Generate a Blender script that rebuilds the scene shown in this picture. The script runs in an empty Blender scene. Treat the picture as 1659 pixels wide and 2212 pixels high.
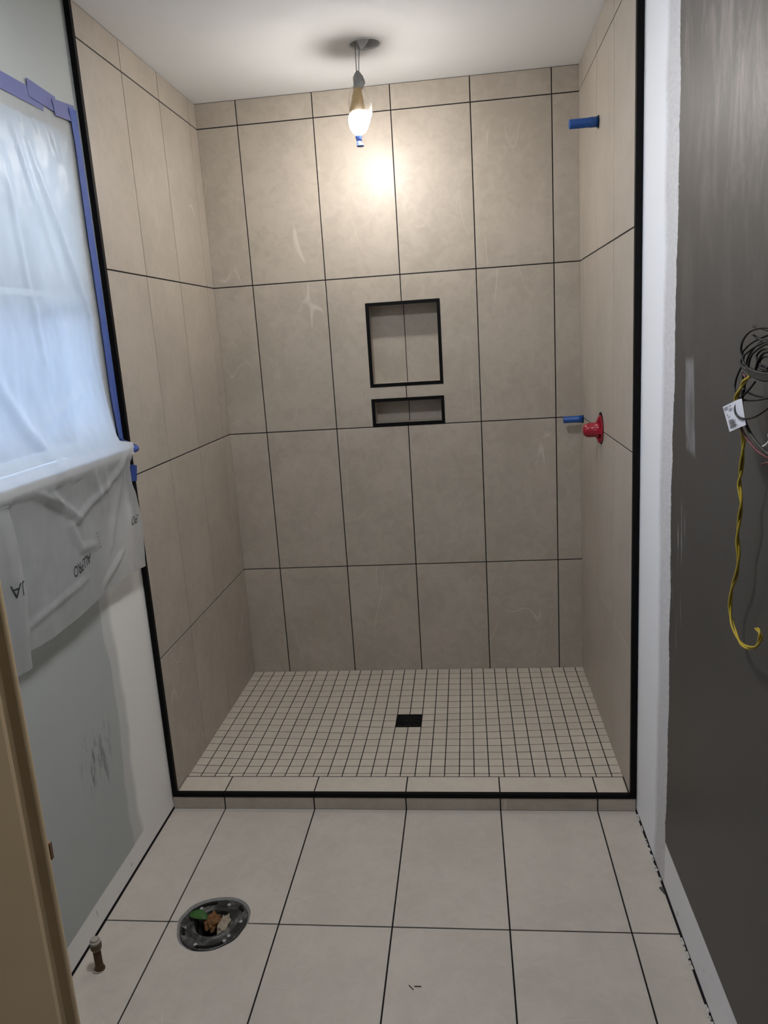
import bpy, bmesh, math, random
from mathutils import Vector, Matrix, noise
random.seed(7)
scene = bpy.context.scene
COL = scene.collection

# ------------------------------------------------------------------ camera
CAM = Vector((1.0216, -3.2169, 1.5038))
FWD = Vector((-0.11658055, 0.96870379, -0.2191391))
RGT = Vector((0.99241956, 0.10498052, -0.06389454))
UPV = Vector((0.03888954, 0.22492679, 0.97359927))
FPX, U0, V0 = 1655.79, 822.35, 1104.73
cam_d = bpy.data.cameras.new('camera')
cam = bpy.data.objects.new('camera', cam_d)
COL.objects.link(cam)
cam_d.sensor_fit = 'VERTICAL'
cam_d.sensor_height = 36.0
cam_d.lens = FPX / 2212 * 36.0
cam_d.shift_x = (829.5 - U0) / 2212
cam_d.shift_y = (V0 - 1106) / 2212
cam_d.clip_start = 0.02
cam.matrix_world = Matrix(((RGT.x, UPV.x, -FWD.x, CAM.x), (RGT.y, UPV.y, -FWD.y, CAM.y),
                           (RGT.z, UPV.z, -FWD.z, CAM.z), (0, 0, 0, 1)))
scene.camera = cam

# ------------------------------------------------------------------ world (daylight seen only through the window)
world = bpy.data.worlds.new('sky')
scene.world = world
world.use_nodes = True
wn, wl = world.node_tree.nodes, world.node_tree.links
bg = wn['Background']
SKY_STRENGTH = 4.5
tc = wn.new('ShaderNodeTexCoord')
sx = wn.new('ShaderNodeSeparateXYZ')
wl.new(tc.outputs['Generated'], sx.inputs[0])
rmp = wn.new('ShaderNodeValToRGB')
rmp.color_ramp.elements[0].position = 0.0
rmp.color_ramp.elements[0].color = (0.44, 0.57, 0.78, 1)
e = rmp.color_ramp.elements.new(0.5); e.color = (0.60, 0.78, 1.0, 1)
rmp.color_ramp.elements[-1].position = 1.0
rmp.color_ramp.elements[-1].color = (0.40, 0.63, 1.0, 1)
mp = wn.new('ShaderNodeMapRange')
mp.inputs[1].default_value = -1; mp.inputs[2].default_value = 1
wl.new(sx.outputs['Z'], mp.inputs[0]); wl.new(mp.outputs[0], rmp.inputs[0])
wl.new(rmp.outputs[0], bg.inputs[0])
bg.inputs[1].default_value = SKY_STRENGTH

# ------------------------------------------------------------------ exposure
BULB_STRENGTH = 505.0
FILL_LAMP_STRENGTH = 104.0  # added fill lamp on the unseen part of the ceiling
scene.view_settings.view_transform = 'Standard'
scene.view_settings.look = 'None'
scene.view_settings.exposure = 0.0
scene.view_settings.gamma = 1.0
scene.view_settings.use_curve_mapping = False

# ------------------------------------------------------------------ sizes (metres)
W = 1.4846           # shower width
ZC = 2.4538          # ceiling height
PCH = 0.305          # tile pitch
CX = [0.0, 0.165, 0.47, 0.775, 1.08, 1.385, W]
RZ = [0.02, 0.5336, 1.1427, 1.7518, 2.3609, ZC - 0.002]
LY = [0.0, 0.0856, 0.3906, 0.6956, 0.986]
RY = [0.0, 0.0900, 0.3950, 0.7000, 0.986]
XL, XR = -0.016, 1.505   # drywall faces of the bathroom
YF = -2.46               # inner face of the wall with the doorway
CURB_IN, CURB_OUT, CURB_TOP = -0.894, -0.987, 0.0567
GROUT = 0.0042

def at_x(u, v, x):
    """3-D point on the vertical plane at x that the photograph shows at (u, v)"""
    d = RGT * ((u - U0) / FPX) - UPV * ((v - V0) / FPX) + FWD
    return CAM + d * ((x - CAM.x) / d.x)

# ------------------------------------------------------------------ materials
class NT:
    def __init__(s, name):
        s.m = bpy.data.materials.new(name); s.m.use_nodes = True
        s.t = s.m.node_tree; s.n = s.t.nodes; s.l = s.t.links
        s.b = s.n['Principled BSDF']
        s.out = s.n['Material Output']
    def node(s, kind, **kw):
        nd = s.n.new(kind)
        for k, v in kw.items(): setattr(nd, k, v)
        return nd
    def put(s, sock, val):
        if isinstance(val, bpy.types.NodeSocket): s.l.new(val, sock)
        elif isinstance(val, (tuple, list)) and len(val) == 3 and sock.type == 'RGBA': sock.default_value = (*val, 1)
        else: sock.default_value = val
    def math(s, op, a, b=0.0, clamp=False):
        nd = s.node('ShaderNodeMath', operation=op, use_clamp=clamp)
        s.put(nd.inputs[0], a); s.put(nd.inputs[1], b); return nd.outputs[0]
    def vmath(s, op, a, b=(0, 0, 0)):
        nd = s.node('ShaderNodeVectorMath', operation=op)
        s.put(nd.inputs[0], a); s.put(nd.inputs[1], b); return nd.outputs[0]
    def mix(s, f, a, b):
        nd = s.node('ShaderNodeMix', data_type='RGBA')
        s.put(nd.inputs[0], f); s.put(nd.inputs[6], a); s.put(nd.inputs[7], b); return nd.outputs[2]
    def noise(s, vec, scale, detail=3.0, rough=0.5, dist=0.0):
        nd = s.node('ShaderNodeTexNoise'); s.put(nd.inputs['Vector'], vec)
        nd.inputs['Scale'].default_value = scale; nd.inputs['Detail'].default_value = detail
        nd.inputs['Roughness'].default_value = rough; nd.inputs['Distortion'].default_value = dist
        return nd
    def ramp(s, f, lo, hi, clamp=True):
        nd = s.node('ShaderNodeMapRange', clamp=clamp, interpolation_type='SMOOTHSTEP')
        s.put(nd.inputs[0], f); nd.inputs[1].default_value = lo; nd.inputs[2].default_value = hi
        return nd.outputs[0]
    def pos(s):
        return s.node('ShaderNodeNewGeometry').outputs['Position']
    def xyz(s, v):
        nd = s.node('ShaderNodeSeparateXYZ'); s.l.new(v, nd.inputs[0]); return nd.outputs
    def bump(s, h, strength=0.2, dist=0.002):
        nd = s.node('ShaderNodeBump'); s.put(nd.inputs['Height'], h)
        nd.inputs['Strength'].default_value = strength; nd.inputs['Distance'].default_value = dist
        s.l.new(nd.outputs[0], s.b.inputs['Normal'])
    def set(s, col=None, rough=None, spec=None, metal=None):
        if col is not None: s.put(s.b.inputs['Base Color'], col)
        if rough is not None: s.put(s.b.inputs['Roughness'], rough)
        if spec is not None: s.put(s.b.inputs['Specular IOR Level'], spec)
        if metal is not None: s.put(s.b.inputs['Metallic'], metal)
        return s.m

def flat(name, col, rough=0.5, spec=0.4, metal=0.0, var=0.12, scale=40.0, bump=0.0):
    t = NT(name); p = t.pos(); n = t.noise(p, scale, 4.0)
    c = t.mix(n.outputs[0], tuple(max(0, x * (1 - var)) for x in col), tuple(x * (1 + var) for x in col))
    if bump: t.bump(n.outputs[0], bump, 0.001)
    return t.set(c, rough, spec, metal)

def tile_material(name, base, dark, vein, vein_amt=1.0, rough=0.40, seed=0.0):
    t = NT(name)
    info = t.node('ShaderNodeObjectInfo')
    off = t.node('ShaderNodeCombineXYZ')
    t.put(off.inputs[0], t.math('MULTIPLY', info.outputs['Random'], 37.0 + seed))
    t.put(off.inputs[1], t.math('MULTIPLY', info.outputs['Random'], 91.0))
    t.put(off.inputs[2], t.math('MULTIPLY', info.outputs['Random'], 53.0))
    p = t.vmath('ADD', t.pos(), off.outputs[0])
    big = t.noise(p, 3.5, 5.0, 0.6, 0.4)
    med = t.noise(p, 22.0, 5.0, 0.65, 0.8)
    fine = t.noise(p, 420.0, 2.0, 0.5)
    f = t.math('ADD', t.math('MULTIPLY', big.outputs[0], 0.55), t.math('MULTIPLY', med.outputs[0], 0.45))
    c = t.mix(t.ramp(f, 0.36, 0.64), dark, base)
    c = t.mix(t.math('MULTIPLY', t.ramp(fine.outputs[0], 0.35, 0.65), 0.10), c, tuple(x * 0.72 for x in base))
    # sparse pale veins: short stretches of thin contour lines
    vf = None
    for k, (rot, sc_, msc) in enumerate((((0.5, 0.6, 0.45), 1.5, 3.4), ((-0.7, 0.3, -0.55), 1.9, 4.3))):
        mpn = t.node('ShaderNodeMapping'); t.l.new(p, mpn.inputs[0])
        mpn.inputs['Rotation'].default_value = rot; mpn.inputs['Scale'].default_value = (2.4, 2.4, 0.55)
        mpn.inputs['Location'].default_value = (11.0 * k, 5.0 * k, 3.0)
        nz = t.noise(mpn.outputs[0], sc_, 1.2, 0.3)
        d = t.math('ABSOLUTE', t.math('SUBTRACT', nz.outputs[0], 0.5))
        ln = t.math('SUBTRACT', 1.0, t.ramp(d, 0.0003, 0.0030))
        msk = t.noise(t.vmath('ADD', p, (7.0 * k, 1.0, 4.0)), msc, 2.0)
        ln = t.math('MULTIPLY', ln, t.ramp(msk.outputs[0], 0.54, 0.68))
        vf = ln if vf is None else t.math('MAXIMUM', vf, ln)
    vf = t.math('MULTIPLY', vf, 0.40 * vein_amt)
    c = t.mix(vf, c, vein)
    rg = t.math('ADD', t.math('MULTIPLY', med.outputs[0], 0.12), rough - 0.06)
    t.bump(t.math('ADD', fine.outputs[0], t.math('MULTIPLY', med.outputs[0], 1.5)), 0.06, 0.001)
    return t.set(c, rg, 0.36)

TB, TD, TV = (0.435, 0.388, 0.332), (0.365, 0.324, 0.275), (0.66, 0.61, 0.545)
M_TILE = tile_material('beige_porcelain', TB, TD, TV)
M_MOSAIC = tile_material('beige_mosaic', (0.57, 0.51, 0.435), (0.50, 0.447, 0.382), TV, 0.7, 0.42, 5.0)
M_FLOOR = tile_material('beige_floor_porcelain', (0.50, 0.455, 0.405), (0.435, 0.395, 0.35), TV, 1.0, 0.42, 9.0)
M_GROUT = flat('black_grout', (0.012, 0.010, 0.012), 0.85, 0.2)
M_TRIM = flat('matte_black_metal', (0.0025, 0.0025, 0.003), 0.55, 0.12)
M_CEIL = flat('white_ceiling_paint', (0.75, 0.755, 0.765), 0.9, 0.2, var=0.015, scale=8.0)
M_WHITE = flat('white_paint', (0.70, 0.70, 0.69), 0.5, 0.4, var=0.03)
M_HALL = flat('hall_paint', (0.58, 0.55, 0.50), 0.8, 0.2, var=0.03, scale=4.0)
M_DARKVOID = flat('dark_void', (0.012, 0.011, 0.010), 0.95, 0.1)

def left_wall_material():
    t = NT('grey_blue_wall_paint'); p = t.pos(); c = t.xyz(p)
    n1 = t.noise(p, 2.5, 3.0); n2 = t.noise(p, 9.0, 4.0); n3 = t.noise(p, 60.0, 3.0)
    wob = t.math('MULTIPLY', t.math('SUBTRACT', n1.outputs[0], 0.5), 0.10)
    # primer along the tiled edge, below the window
    s1 = t.ramp(t.math('ADD', c[1], wob), -1.285, -1.272)
    s1 = t.math('MULTIPLY', s1, t.math('SUBTRACT', 1.0, t.ramp(c[2], 1.05, 1.15)))
    s2 = t.ramp(t.math('ADD', c[1], wob), -1.245, -1.215)
    s2 = t.math('MULTIPLY', s2, t.math('SUBTRACT', 1.0, t.ramp(c[2], 1.05, 1.15)))
    s3 = t.math('SUBTRACT', 1.0, t.ramp(t.math('ADD', c[2], t.math('MULTIPLY', wob, 0.15)), 0.076, 0.080))
    paint = t.mix(n2.outputs[0], (0.375, 0.40, 0.395), (0.40, 0.425, 0.42))
    semi = t.mix(n3.outputs[0], (0.50, 0.51, 0.50), (0.54, 0.55, 0.54))
    prim = t.mix(n3.outputs[0], (0.74, 0.73, 0.71), (0.77, 0.76, 0.74))
    col = t.mix(s1, paint, semi)
    col = t.mix(t.math('MAXIMUM', s2, s3), col, prim)
    # smears and scuffs
    q = t.vmath('MULTIPLY', p, (1.0, 26.0, 5.0)); ns = t.noise(q, 1.6, 5.0, 0.65)
    dy = t.math('DIVIDE', t.math('ADD', c[1], 1.42), 0.10); dz = t.math('DIVIDE', t.math('SUBTRACT', c[2], 0.45), 0.13)
    rr = t.math('ADD', t.math('MULTIPLY', dy, dy), t.math('MULTIPLY', dz, dz))
    sm = t.math('MULTIPLY', t.math('SUBTRACT', 1.0, t.ramp(rr, 0.3, 1.1)), t.ramp(ns.outputs[0], 0.50, 0.64))
    col = t.mix(t.math('MULTIPLY', sm, 0.75), col, (0.12, 0.14, 0.135))
    nk = t.noise(t.vmath('MULTIPLY', p, (1.0, 1.0, 0.6)), 38.0, 2.0)
    low = t.math('SUBTRACT', 1.0, t.ramp(c[2], 0.02, 0.13))
    sp = t.math('MULTIPLY', t.ramp(nk.outputs[0], 0.70, 0.74), low)
    col = t.mix(t.math('MULTIPLY', sp, 0.7), col, (0.10, 0.085, 0.07))
    t.bump(n3.outputs[0], 0.12, 0.001)
    return t.set(col, 0.62, 0.3)
M_LEFT = left_wall_material()

def right_wall_material():
    t = NT('charcoal_wall_paint'); p = t.pos(); c = t.xyz(p)
    n1 = t.noise(p, 3.2, 4.0, 0.6); n3 = t.noise(p, 130.0, 3.0, 0.6); n2 = t.noise(p, 7.0, 4.0)
    wob = t.math('MULTIPLY', t.math('SUBTRACT', n1.outputs[0], 0.5), 0.085)
    yy = t.math('ADD', c[1], wob)
    rough_e = t.math('MULTIPLY', t.math('SUBTRACT', n3.outputs[0], 0.5), 0.012)
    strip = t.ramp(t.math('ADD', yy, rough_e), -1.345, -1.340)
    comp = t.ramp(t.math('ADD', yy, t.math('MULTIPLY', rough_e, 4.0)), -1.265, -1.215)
    low = t.math('SUBTRACT', 1.0, t.ramp(t.math('ADD', c[2], t.math('MULTIPLY', wob, 0.06)), 0.139, 0.142))
    dark = t.mix(n2.outputs[0], (0.050, 0.047, 0.043), (0.059, 0.055, 0.050))
    # sanding dust, worn streaks running down
    st = t.noise(t.vmath('MULTIPLY', p, (1.0, 5.0, 1.7)), 3.2, 6.0, 0.68, 0.5)
    st2 = t.noise(p, 2.2, 3.0)
    high = t.ramp(c[2], 1.25, 2.15)
    d1 = t.math('MULTIPLY', t.math('MULTIPLY', t.ramp(st.outputs[0], 0.42, 0.72), high), t.ramp(st2.outputs[0], 0.3, 0.7))
    dark = t.mix(t.math('MULTIPLY', d1, 0.50), dark, (0.33, 0.29, 0.28))
    # a smear of filler
    dy = t.math('DIVIDE', t.math('ADD', t.math('ADD', c[1], 1.475), t.math('MULTIPLY', t.math('SUBTRACT', c[2], 1.32), -0.12)), 0.036)
    dz = t.math('DIVIDE', t.math('SUBTRACT', c[2], 1.322), 0.112)
    pn = t.math('MULTIPLY', t.math('SUBTRACT', n2.outputs[0], 0.5), 0.6)
    m = t.math('ADD', t.math('MAXIMUM', t.math('ABSOLUTE', dy), t.math('ABSOLUTE', dz)), pn)
    sm = t.math('SUBTRACT', 1.0, t.ramp(m, 0.78, 1.05))
    dark = t.mix(t.math('MULTIPLY', t.math('MULTIPLY', sm, t.ramp(st.outputs[0], 0.2, 0.6)), 0.55), dark, (0.30, 0.29, 0.30))
    # chalky scratches near the primer edge
    sc = t.noise(t.vmath('MULTIPLY', p, (1.0, 55.0, 4.0)), 1.3, 4.0, 0.6)
    near = t.math('SUBTRACT', 1.0, t.ramp(t.math('ABSOLUTE', t.math('ADD', c[1], 1.39)), 0.03, 0.09))
    near = t.math('MULTIPLY', near, t.math('SUBTRACT', 1.0, t.ramp(t.math('ABSOLUTE', t.math('SUBTRACT', c[2], 0.95)), 0.12, 0.30)))
    dark = t.mix(t.math('MULTIPLY', t.math('MULTIPLY', near, t.ramp(sc.outputs[0], 0.58, 0.68)), 0.6), dark, (0.42, 0.42, 0.44))
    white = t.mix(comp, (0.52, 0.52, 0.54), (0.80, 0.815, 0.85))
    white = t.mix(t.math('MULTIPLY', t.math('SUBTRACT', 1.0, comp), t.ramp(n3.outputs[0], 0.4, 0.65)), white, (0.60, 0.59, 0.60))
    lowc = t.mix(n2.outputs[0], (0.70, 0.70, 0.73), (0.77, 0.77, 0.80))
    nk = t.noise(t.vmath('MULTIPLY', p, (1.0, 1.0, 0.5)), 34.0, 2.0)
    sp = t.math('MULTIPLY', t.ramp(nk.outputs[0], 0.70, 0.73), t.math('SUBTRACT', 1.0, t.ramp(c[2], 0.03, 0.16)))
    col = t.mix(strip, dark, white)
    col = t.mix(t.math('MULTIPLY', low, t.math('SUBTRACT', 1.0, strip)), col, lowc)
    col = t.mix(t.math('MULTIPLY', sp, 0.7), col, (0.16, 0.155, 0.155))
    t.bump(t.math('ADD', n3.outputs[0], t.math('MULTIPLY', strip, 2.0)), 0.18, 0.0015)
    return t.set(col, t.math('ADD', t.math('MULTIPLY', strip, 0.25), 0.45), 0.4)
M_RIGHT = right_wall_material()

def film_material(name, transp, transl, gloss_rough=0.32, col=(0.86, 0.87, 0.88), streak=0.10):
    """thin milky plastic: part see-through, part scattering to both sides, with a sheen"""
    t = NT(name); t.n.remove(t.b)
    tr = t.node('ShaderNodeBsdfTransparent'); tl = t.node('ShaderNodeBsdfTranslucent')
    df = t.node('ShaderNodeBsdfDiffuse'); gl = t.node('ShaderNodeBsdfGlossy')
    for x in (tl, df): x.inputs['Color'].default_value = (*col, 1)
    gl.inputs['Roughness'].default_value = gloss_rough
    m1 = t.node('ShaderNodeMixShader'); m2 = t.node('ShaderNodeMixShader'); m3 = t.node('ShaderNodeMixShader')
    m1.inputs[0].default_value = transl
    t.l.new(df.outputs[0], m1.inputs[1]); t.l.new(tl.outputs[0], m1.inputs[2])
    n = t.noise(t.pos(), 14.0, 4.0)
    # clear share falls off with the slant path through the film
    lw = t.node('ShaderNodeLayerWeight'); lw.inputs[0].default_value = 0.5
    cosv = t.math('MAXIMUM', t.math('SUBTRACT', 1.0, lw.outputs['Facing']), 0.06)
    clear = t.math('POWER', transp, t.math('DIVIDE', 1.0, cosv))
    t.put(m2.inputs[0], t.math('ADD', t.math('MULTIPLY', t.math('SUBTRACT', n.outputs[0], 0.5), streak), clear, True))
    t.l.new(m1.outputs[0], m2.inputs[1]); t.l.new(tr.outputs[0], m2.inputs[2])
    t.put(m3.inputs[0], t.math('ADD', t.math('MULTIPLY', t.math('POWER', lw.outputs['Facing'], 5.0), 0.30), 0.02))
    t.l.new(m2.outputs[0], m3.inputs[1]); t.l.new(gl.outputs[0], m3.inputs[2])
    t.l.new(m3.outputs[0], t.out.inputs[0])
    return t.m
M_SHEET = film_material('milky_plastic_sheet', 0.42, 0.64, 0.32, (0.70, 0.71, 0.72))
M_BAG = film_material('clear_lamp_bag', 0.82, 0.55, 0.2, (0.9, 0.9, 0.9), 0.2)

M_BAGTOP = film_material('clear_lamp_bag_top', 0.965, 0.5, 0.15, (0.9, 0.9, 0.9), 0.02)

def glass_material(name, tint):
    t = NT(name); t.n.remove(t.b)
    tr = t.node('ShaderNodeBsdfTransparent'); tr.inputs[0].default_value = (*tint, 1)
    gl = t.node('ShaderNodeBsdfGlossy'); gl.inputs['Roughness'].default_value = 0.03
    mx = t.node('ShaderNodeMixShader'); fr = t.node('ShaderNodeFresnel'); fr.inputs[0].default_value = 1.45
    t.l.new(fr.outputs[0], mx.inputs[0]); t.l.new(tr.outputs[0], mx.inputs[1]); t.l.new(gl.outputs[0], mx.inputs[2])
    t.l.new(mx.outputs[0], t.out.inputs[0]); return t.m
M_GLASS_UP = glass_material('window_glass', (0.80, 0.80, 0.80))
M_GLASS_LO = glass_material('blue_tinted_window_glass', (0.80, 0.84, 0.90))

M_TAPE = flat('blue_painter_tape', (0.055, 0.098, 0.33), 0.6, 0.3, var=0.1)
M_TAPE_PALE = flat('faded_blue_painter_tape', (0.135, 0.15, 0.32), 0.65, 0.3, var=0.1, scale=25)
M_BLUE = flat('blue_plastic', (0.012, 0.075, 0.30), 0.35, 0.5, var=0.1)
M_RED = flat('red_plastic', (0.29, 0.011, 0.026), 0.25, 0.5, var=0.08)
M_REDW = flat('red_wire_jacket', (0.07, 0.006, 0.014), 0.4, 0.5)
M_GREYW = flat('grey_wire_jacket', (0.022, 0.022, 0.021), 0.5, 0.25)
M_BLACKW = flat('black_wire_jacket', (0.007, 0.007, 0.0075), 0.5, 0.25)
M_YELLOW = flat('yellow_wire_jacket', (0.36, 0.26, 0.025), 0.55, 0.3, var=0.15)
M_COPPER = flat('tarnished_copper', (0.085, 0.050, 0.027), 0.42, 0.5, 0.6, var=0.35, scale=60)
M_CAPW = flat('chalky_white_cap', (0.33, 0.30, 0.26), 0.7, 0.3)
M_BRASS = flat('dull_brass', (0.10, 0.08, 0.045), 0.4, 0.5, 0.6, var=0.25)
M_TAG = flat('white_paper_tag', (0.55, 0.55, 0.60), 0.6, 0.3, var=0.05)
M_INK = flat('dark_print', (0.03, 0.032, 0.032), 0.7, 0.2)
M_INK2 = flat('faint_print', (0.16, 0.16, 0.17), 0.7, 0.2)
M_GREYP = flat('grey_plastic', (0.26, 0.27, 0.275), 0.5, 0.4)
M_CAN = flat('grey_can_lining', (0.55, 0.55, 0.55), 0.5, 0.4)
M_FLAP = flat('pale_grey_bracket', (0.55, 0.55, 0.55), 0.5, 0.4)
M_FLAPW = flat('white_bracket', (0.80, 0.80, 0.80), 0.5, 0.4)
M_SPRING = flat('white_metal', (0.62, 0.62, 0.62), 0.4, 0.5)
M_COLLAR = flat('cream_bulb_collar', (0.50, 0.36, 0.17), 0.45, 0.4, var=0.2, scale=60)
M_JAMB = flat('tan_door_jamb_paint', (0.56, 0.43, 0.26), 0.5, 0.4, var=0.06, scale=6)
M_STRIKE = flat('brown_strike_plate', (0.20, 0.10, 0.045), 0.5, 0.4, var=0.3)
M_LEAF = flat('green_leaf', (0.030, 0.095, 0.018), 0.45, 0.4, var=0.3, scale=90)
M_DRY = flat('dry_brown_leaf', (0.16, 0.075, 0.03), 0.7, 0.2, var=0.5, scale=70)
M_DRY2 = flat('beige_debris', (0.28, 0.235, 0.18), 0.8, 0.2, var=0.4, scale=80)
M_CHIP = flat('grey_chip', (0.075, 0.072, 0.07), 0.8, 0.2)
M_CHIPW = flat('mortar_crumbs', (0.50, 0.48, 0.45), 0.9, 0.2, var=0.25, scale=80)
M_TWIG = flat('dark_sliver', (0.035, 0.020, 0.016), 0.7, 0.2)

M_SCREW = flat('dusty_screw', (0.36, 0.36, 0.35), 0.5, 0.4, var=0.3, scale=200)
def flange_material():
    t = NT('dusty_black_abs'); p = t.pos()
    n = t.noise(p, 22.0, 5.0, 0.65, 0.6); n2 = t.noise(p, 70.0, 3.0)
    f = t.math('MULTIPLY', t.ramp(n.outputs[0], 0.45, 0.68), t.math('ADD', t.math('MULTIPLY', n2.outputs[0], 0.8), 0.2))
    c = t.mix(t.math('MULTIPLY', f, 0.75), (0.014, 0.014, 0.014), (0.26, 0.255, 0.24))
    t.bump(n2.outputs[0], 0.3, 0.002)
    return t.set(c, t.math('ADD', t.math('MULTIPLY', f, 0.3), 0.4), 0.4)
M_FLANGE = flange_material()
M_DUSTY = flat('cut_edge_mortar', (0.20, 0.197, 0.19), 0.9, 0.2, var=0.35, scale=60)

def emit_material(name, col, s):
    t = NT(name); t.n.remove(t.b)
    em = t.node('ShaderNodeEmission'); em.inputs[0].default_value = (*col, 1); em.inputs[1].default_value = s
    t.l.new(em.outputs[0], t.out.inputs[0]); return t.m
def bulb_material():
    # LED bulb: strongest along its axis (downwards), weak towards its base
    t = NT('lit_bulb_globe'); t.n.remove(t.b)
    em = t.node('ShaderNodeEmission'); em.inputs[0].default_value = (1.0, 0.945, 0.88, 1)
    nz = t.xyz(t.node('ShaderNodeNewGeometry').outputs['Normal'])[2]
    mr = t.node('ShaderNodeMapRange'); t.put(mr.inputs[0], nz)
    mr.inputs[1].default_value = -1.0; mr.inputs[2].default_value = 0.4; mr.inputs[3].default_value = 2.0 * BULB_STRENGTH; mr.inputs[4].default_value = 0.25 * BULB_STRENGTH
    t.l.new(mr.outputs[0], em.inputs[1]); t.l.new(em.outputs[0], t.out.inputs[0]); return t.m
M_BULB = bulb_material()

# ------------------------------------------------------------------ object helpers (vertices are given in world metres)
BASE = {}
def props(o, label=None, cat=None, group=None, kind=None):
    if label: o['label'] = label
    if cat: o['category'] = cat
    if group: o['group'] = group
    if kind: o['kind'] = kind
    return o
def thing(name, base, label, cat, group=None):
    o = bpy.data.objects.new(name, None); COL.objects.link(o)
    o.location = base; o.empty_display_size = 0.05
    BASE[o] = Vector(base); return props(o, label, cat, group)
def mesh(name, vs, fs, mat, parent=None, smooth=False):
    vs = [Vector(v) for v in vs]
    if parent is not None: b = BASE[parent]
    else:
        lo = Vector([min(v[i] for v in vs) for i in range(3)]); hi = Vector([max(v[i] for v in vs) for i in range(3)])
        b = Vector(((lo.x + hi.x) / 2, (lo.y + hi.y) / 2, lo.z))
    me = bpy.data.meshes.new(name)
    me.from_pydata([v - b for v in vs], [], fs); me.update()
    bm = bmesh.new(); bm.from_mesh(me); bmesh.ops.recalc_face_normals(bm, faces=bm.faces); bm.to_mesh(me); bm.free()
    if smooth:
        for p in me.polygons: p.use_smooth = True
    me.materials.append(mat)
    o = bpy.data.objects.new(name, me); COL.objects.link(o)
    if parent is not None: o.parent = parent
    else: o.location = b
    BASE[o] = b
    return o
class MB:
    def __init__(s): s.v, s.f = [], []
    def add(s, vs, fs):
        k = len(s.v); s.v += [Vector(v) for v in vs]; s.f += [tuple(i + k for i in f) for f in fs]; return s
    def box(s, x0, x1, y0, y1, z0, z1):
        return s.add(*box_data(x0, x1, y0, y1, z0, z1))
    def tube(s, pts, r, n=8, cap=True): return s.add(*tube_data(pts, r, n, cap))
    def build(s, name, mat, parent=None, smooth=False): return mesh(name, s.v, s.f, mat, parent, smooth)
BF = [(0, 3, 2, 1), (4, 5, 6, 7), (0, 1, 5, 4), (1, 2, 6, 5), (2, 3, 7, 6), (3, 0, 4, 7)]
def box_data(x0, x1, y0, y1, z0, z1):
    return [(x0, y0, z0), (x1, y0, z0), (x1, y1, z0), (x0, y1, z0), (x0, y0, z1), (x1, y0, z1), (x1, y1, z1), (x0, y1, z1)], BF
def box(name, x0, x1, y0, y1, z0, z1, mat, parent=None):
    return mesh(name, *box_data(x0, x1, y0, y1, z0, z1), mat, parent)
def tube_data(pts, r, n=8, cap=True):
    pts = [Vector(p) for p in pts]; vs, fs = [], []
    up = None
    for i, p in enumerate(pts):
        d = (pts[min(i + 1, len(pts) - 1)] - pts[max(i - 1, 0)]).normalized()
        if up is None: up = Vector((0, 0, 1)) if abs(d.z) < 0.9 else Vector((1, 0, 0))
        a = d.cross(up).normalized(); up = a.cross(d).normalized()
        rr = r[i] if isinstance(r, (list, tuple)) else r
        for k in range(n):
            t = 2 * math.pi * k / n
            vs.append(p + (a * math.cos(t) + up * math.sin(t)) * rr)
    for i in range(len(pts) - 1):
        for k in range(n):
            fs.append((i * n + k, i * n + (k + 1) % n, (i + 1) * n + (k + 1) % n, (i + 1) * n + k))
    if cap:
        fs.append(tuple(range(n))); fs.append(tuple(range((len(pts) - 1) * n, len(pts) * n)))
    return vs, fs
def spline(pts, sub=8):
    pts = [Vector(p) for p in pts]; out = []
    for i in range(len(pts) - 1):
        p0, p1, p2, p3 = pts[max(i - 1, 0)], pts[i], pts[i + 1], pts[min(i + 2, len(pts) - 1)]
        for k in range(sub):
            t = k / sub
            out.append(0.5 * ((2 * p1) + (p2 - p0) * t + (2 * p0 - 5 * p1 + 4 * p2 - p3) * t * t + (3 * p1 - p0 - 3 * p2 + p3) * t ** 3))
    out.append(pts[-1]); return out
def lathe_data(prof, origin, axis, n=32, rfun=None, cap=True):
    """prof: (radius, height along axis)"""
    axis = Vector(axis).normalized(); origin = Vector(origin)
    a = axis.orthogonal().normalized() if abs(axis.z) < 0.99 else Vector((1, 0, 0)); b = axis.cross(a)
    vs, fs = [], []
    for j, (r, h) in enumerate(prof):
        for k in range(n):
            t = 2 * math.pi * k / n
            rr = r * (rfun(t, h) if rfun else 1)
            vs.append(origin + axis * h + (a * math.cos(t) + b * math.sin(t)) * rr)
    for j in range(len(prof) - 1):
        for k in range(n): fs.append((j * n + k, j * n + (k + 1) % n, (j + 1) * n + (k + 1) % n, (j + 1) * n + k))
    if cap and prof[0][0] > 1e-5: fs.append(tuple(range(n)))
    if cap and prof[-1][0] > 1e-5: fs.append(tuple(range((len(prof) - 1) * n, len(prof) * n)))
    return vs, fs
def prism_data(poly, axis, a0, a1):
    """poly of 2-D points in the plane normal to axis (x: y,z / y: x,z / z: x,y)"""
    def P(p, a): return {'x': (a, p[0], p[1]), 'y': (p[0], a, p[1]), 'z': (p[0], p[1], a)}[axis]
    n = len(poly)
    vs = [P(p, a0) for p in poly] + [P(p, a1) for p in poly]
    fs = [tuple(range(n)), tuple(range(2 * n - 1, n - 1, -1))] + [(i, (i + 1) % n, n + (i + 1) % n, n + i) for i in range(n)]
    return vs, fs
def prism(name, poly, axis, a0, a1, mat, parent=None):
    return mesh(name, *prism_data(poly, axis, a0, a1), mat, parent)
TILE_CACHE = {}
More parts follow.
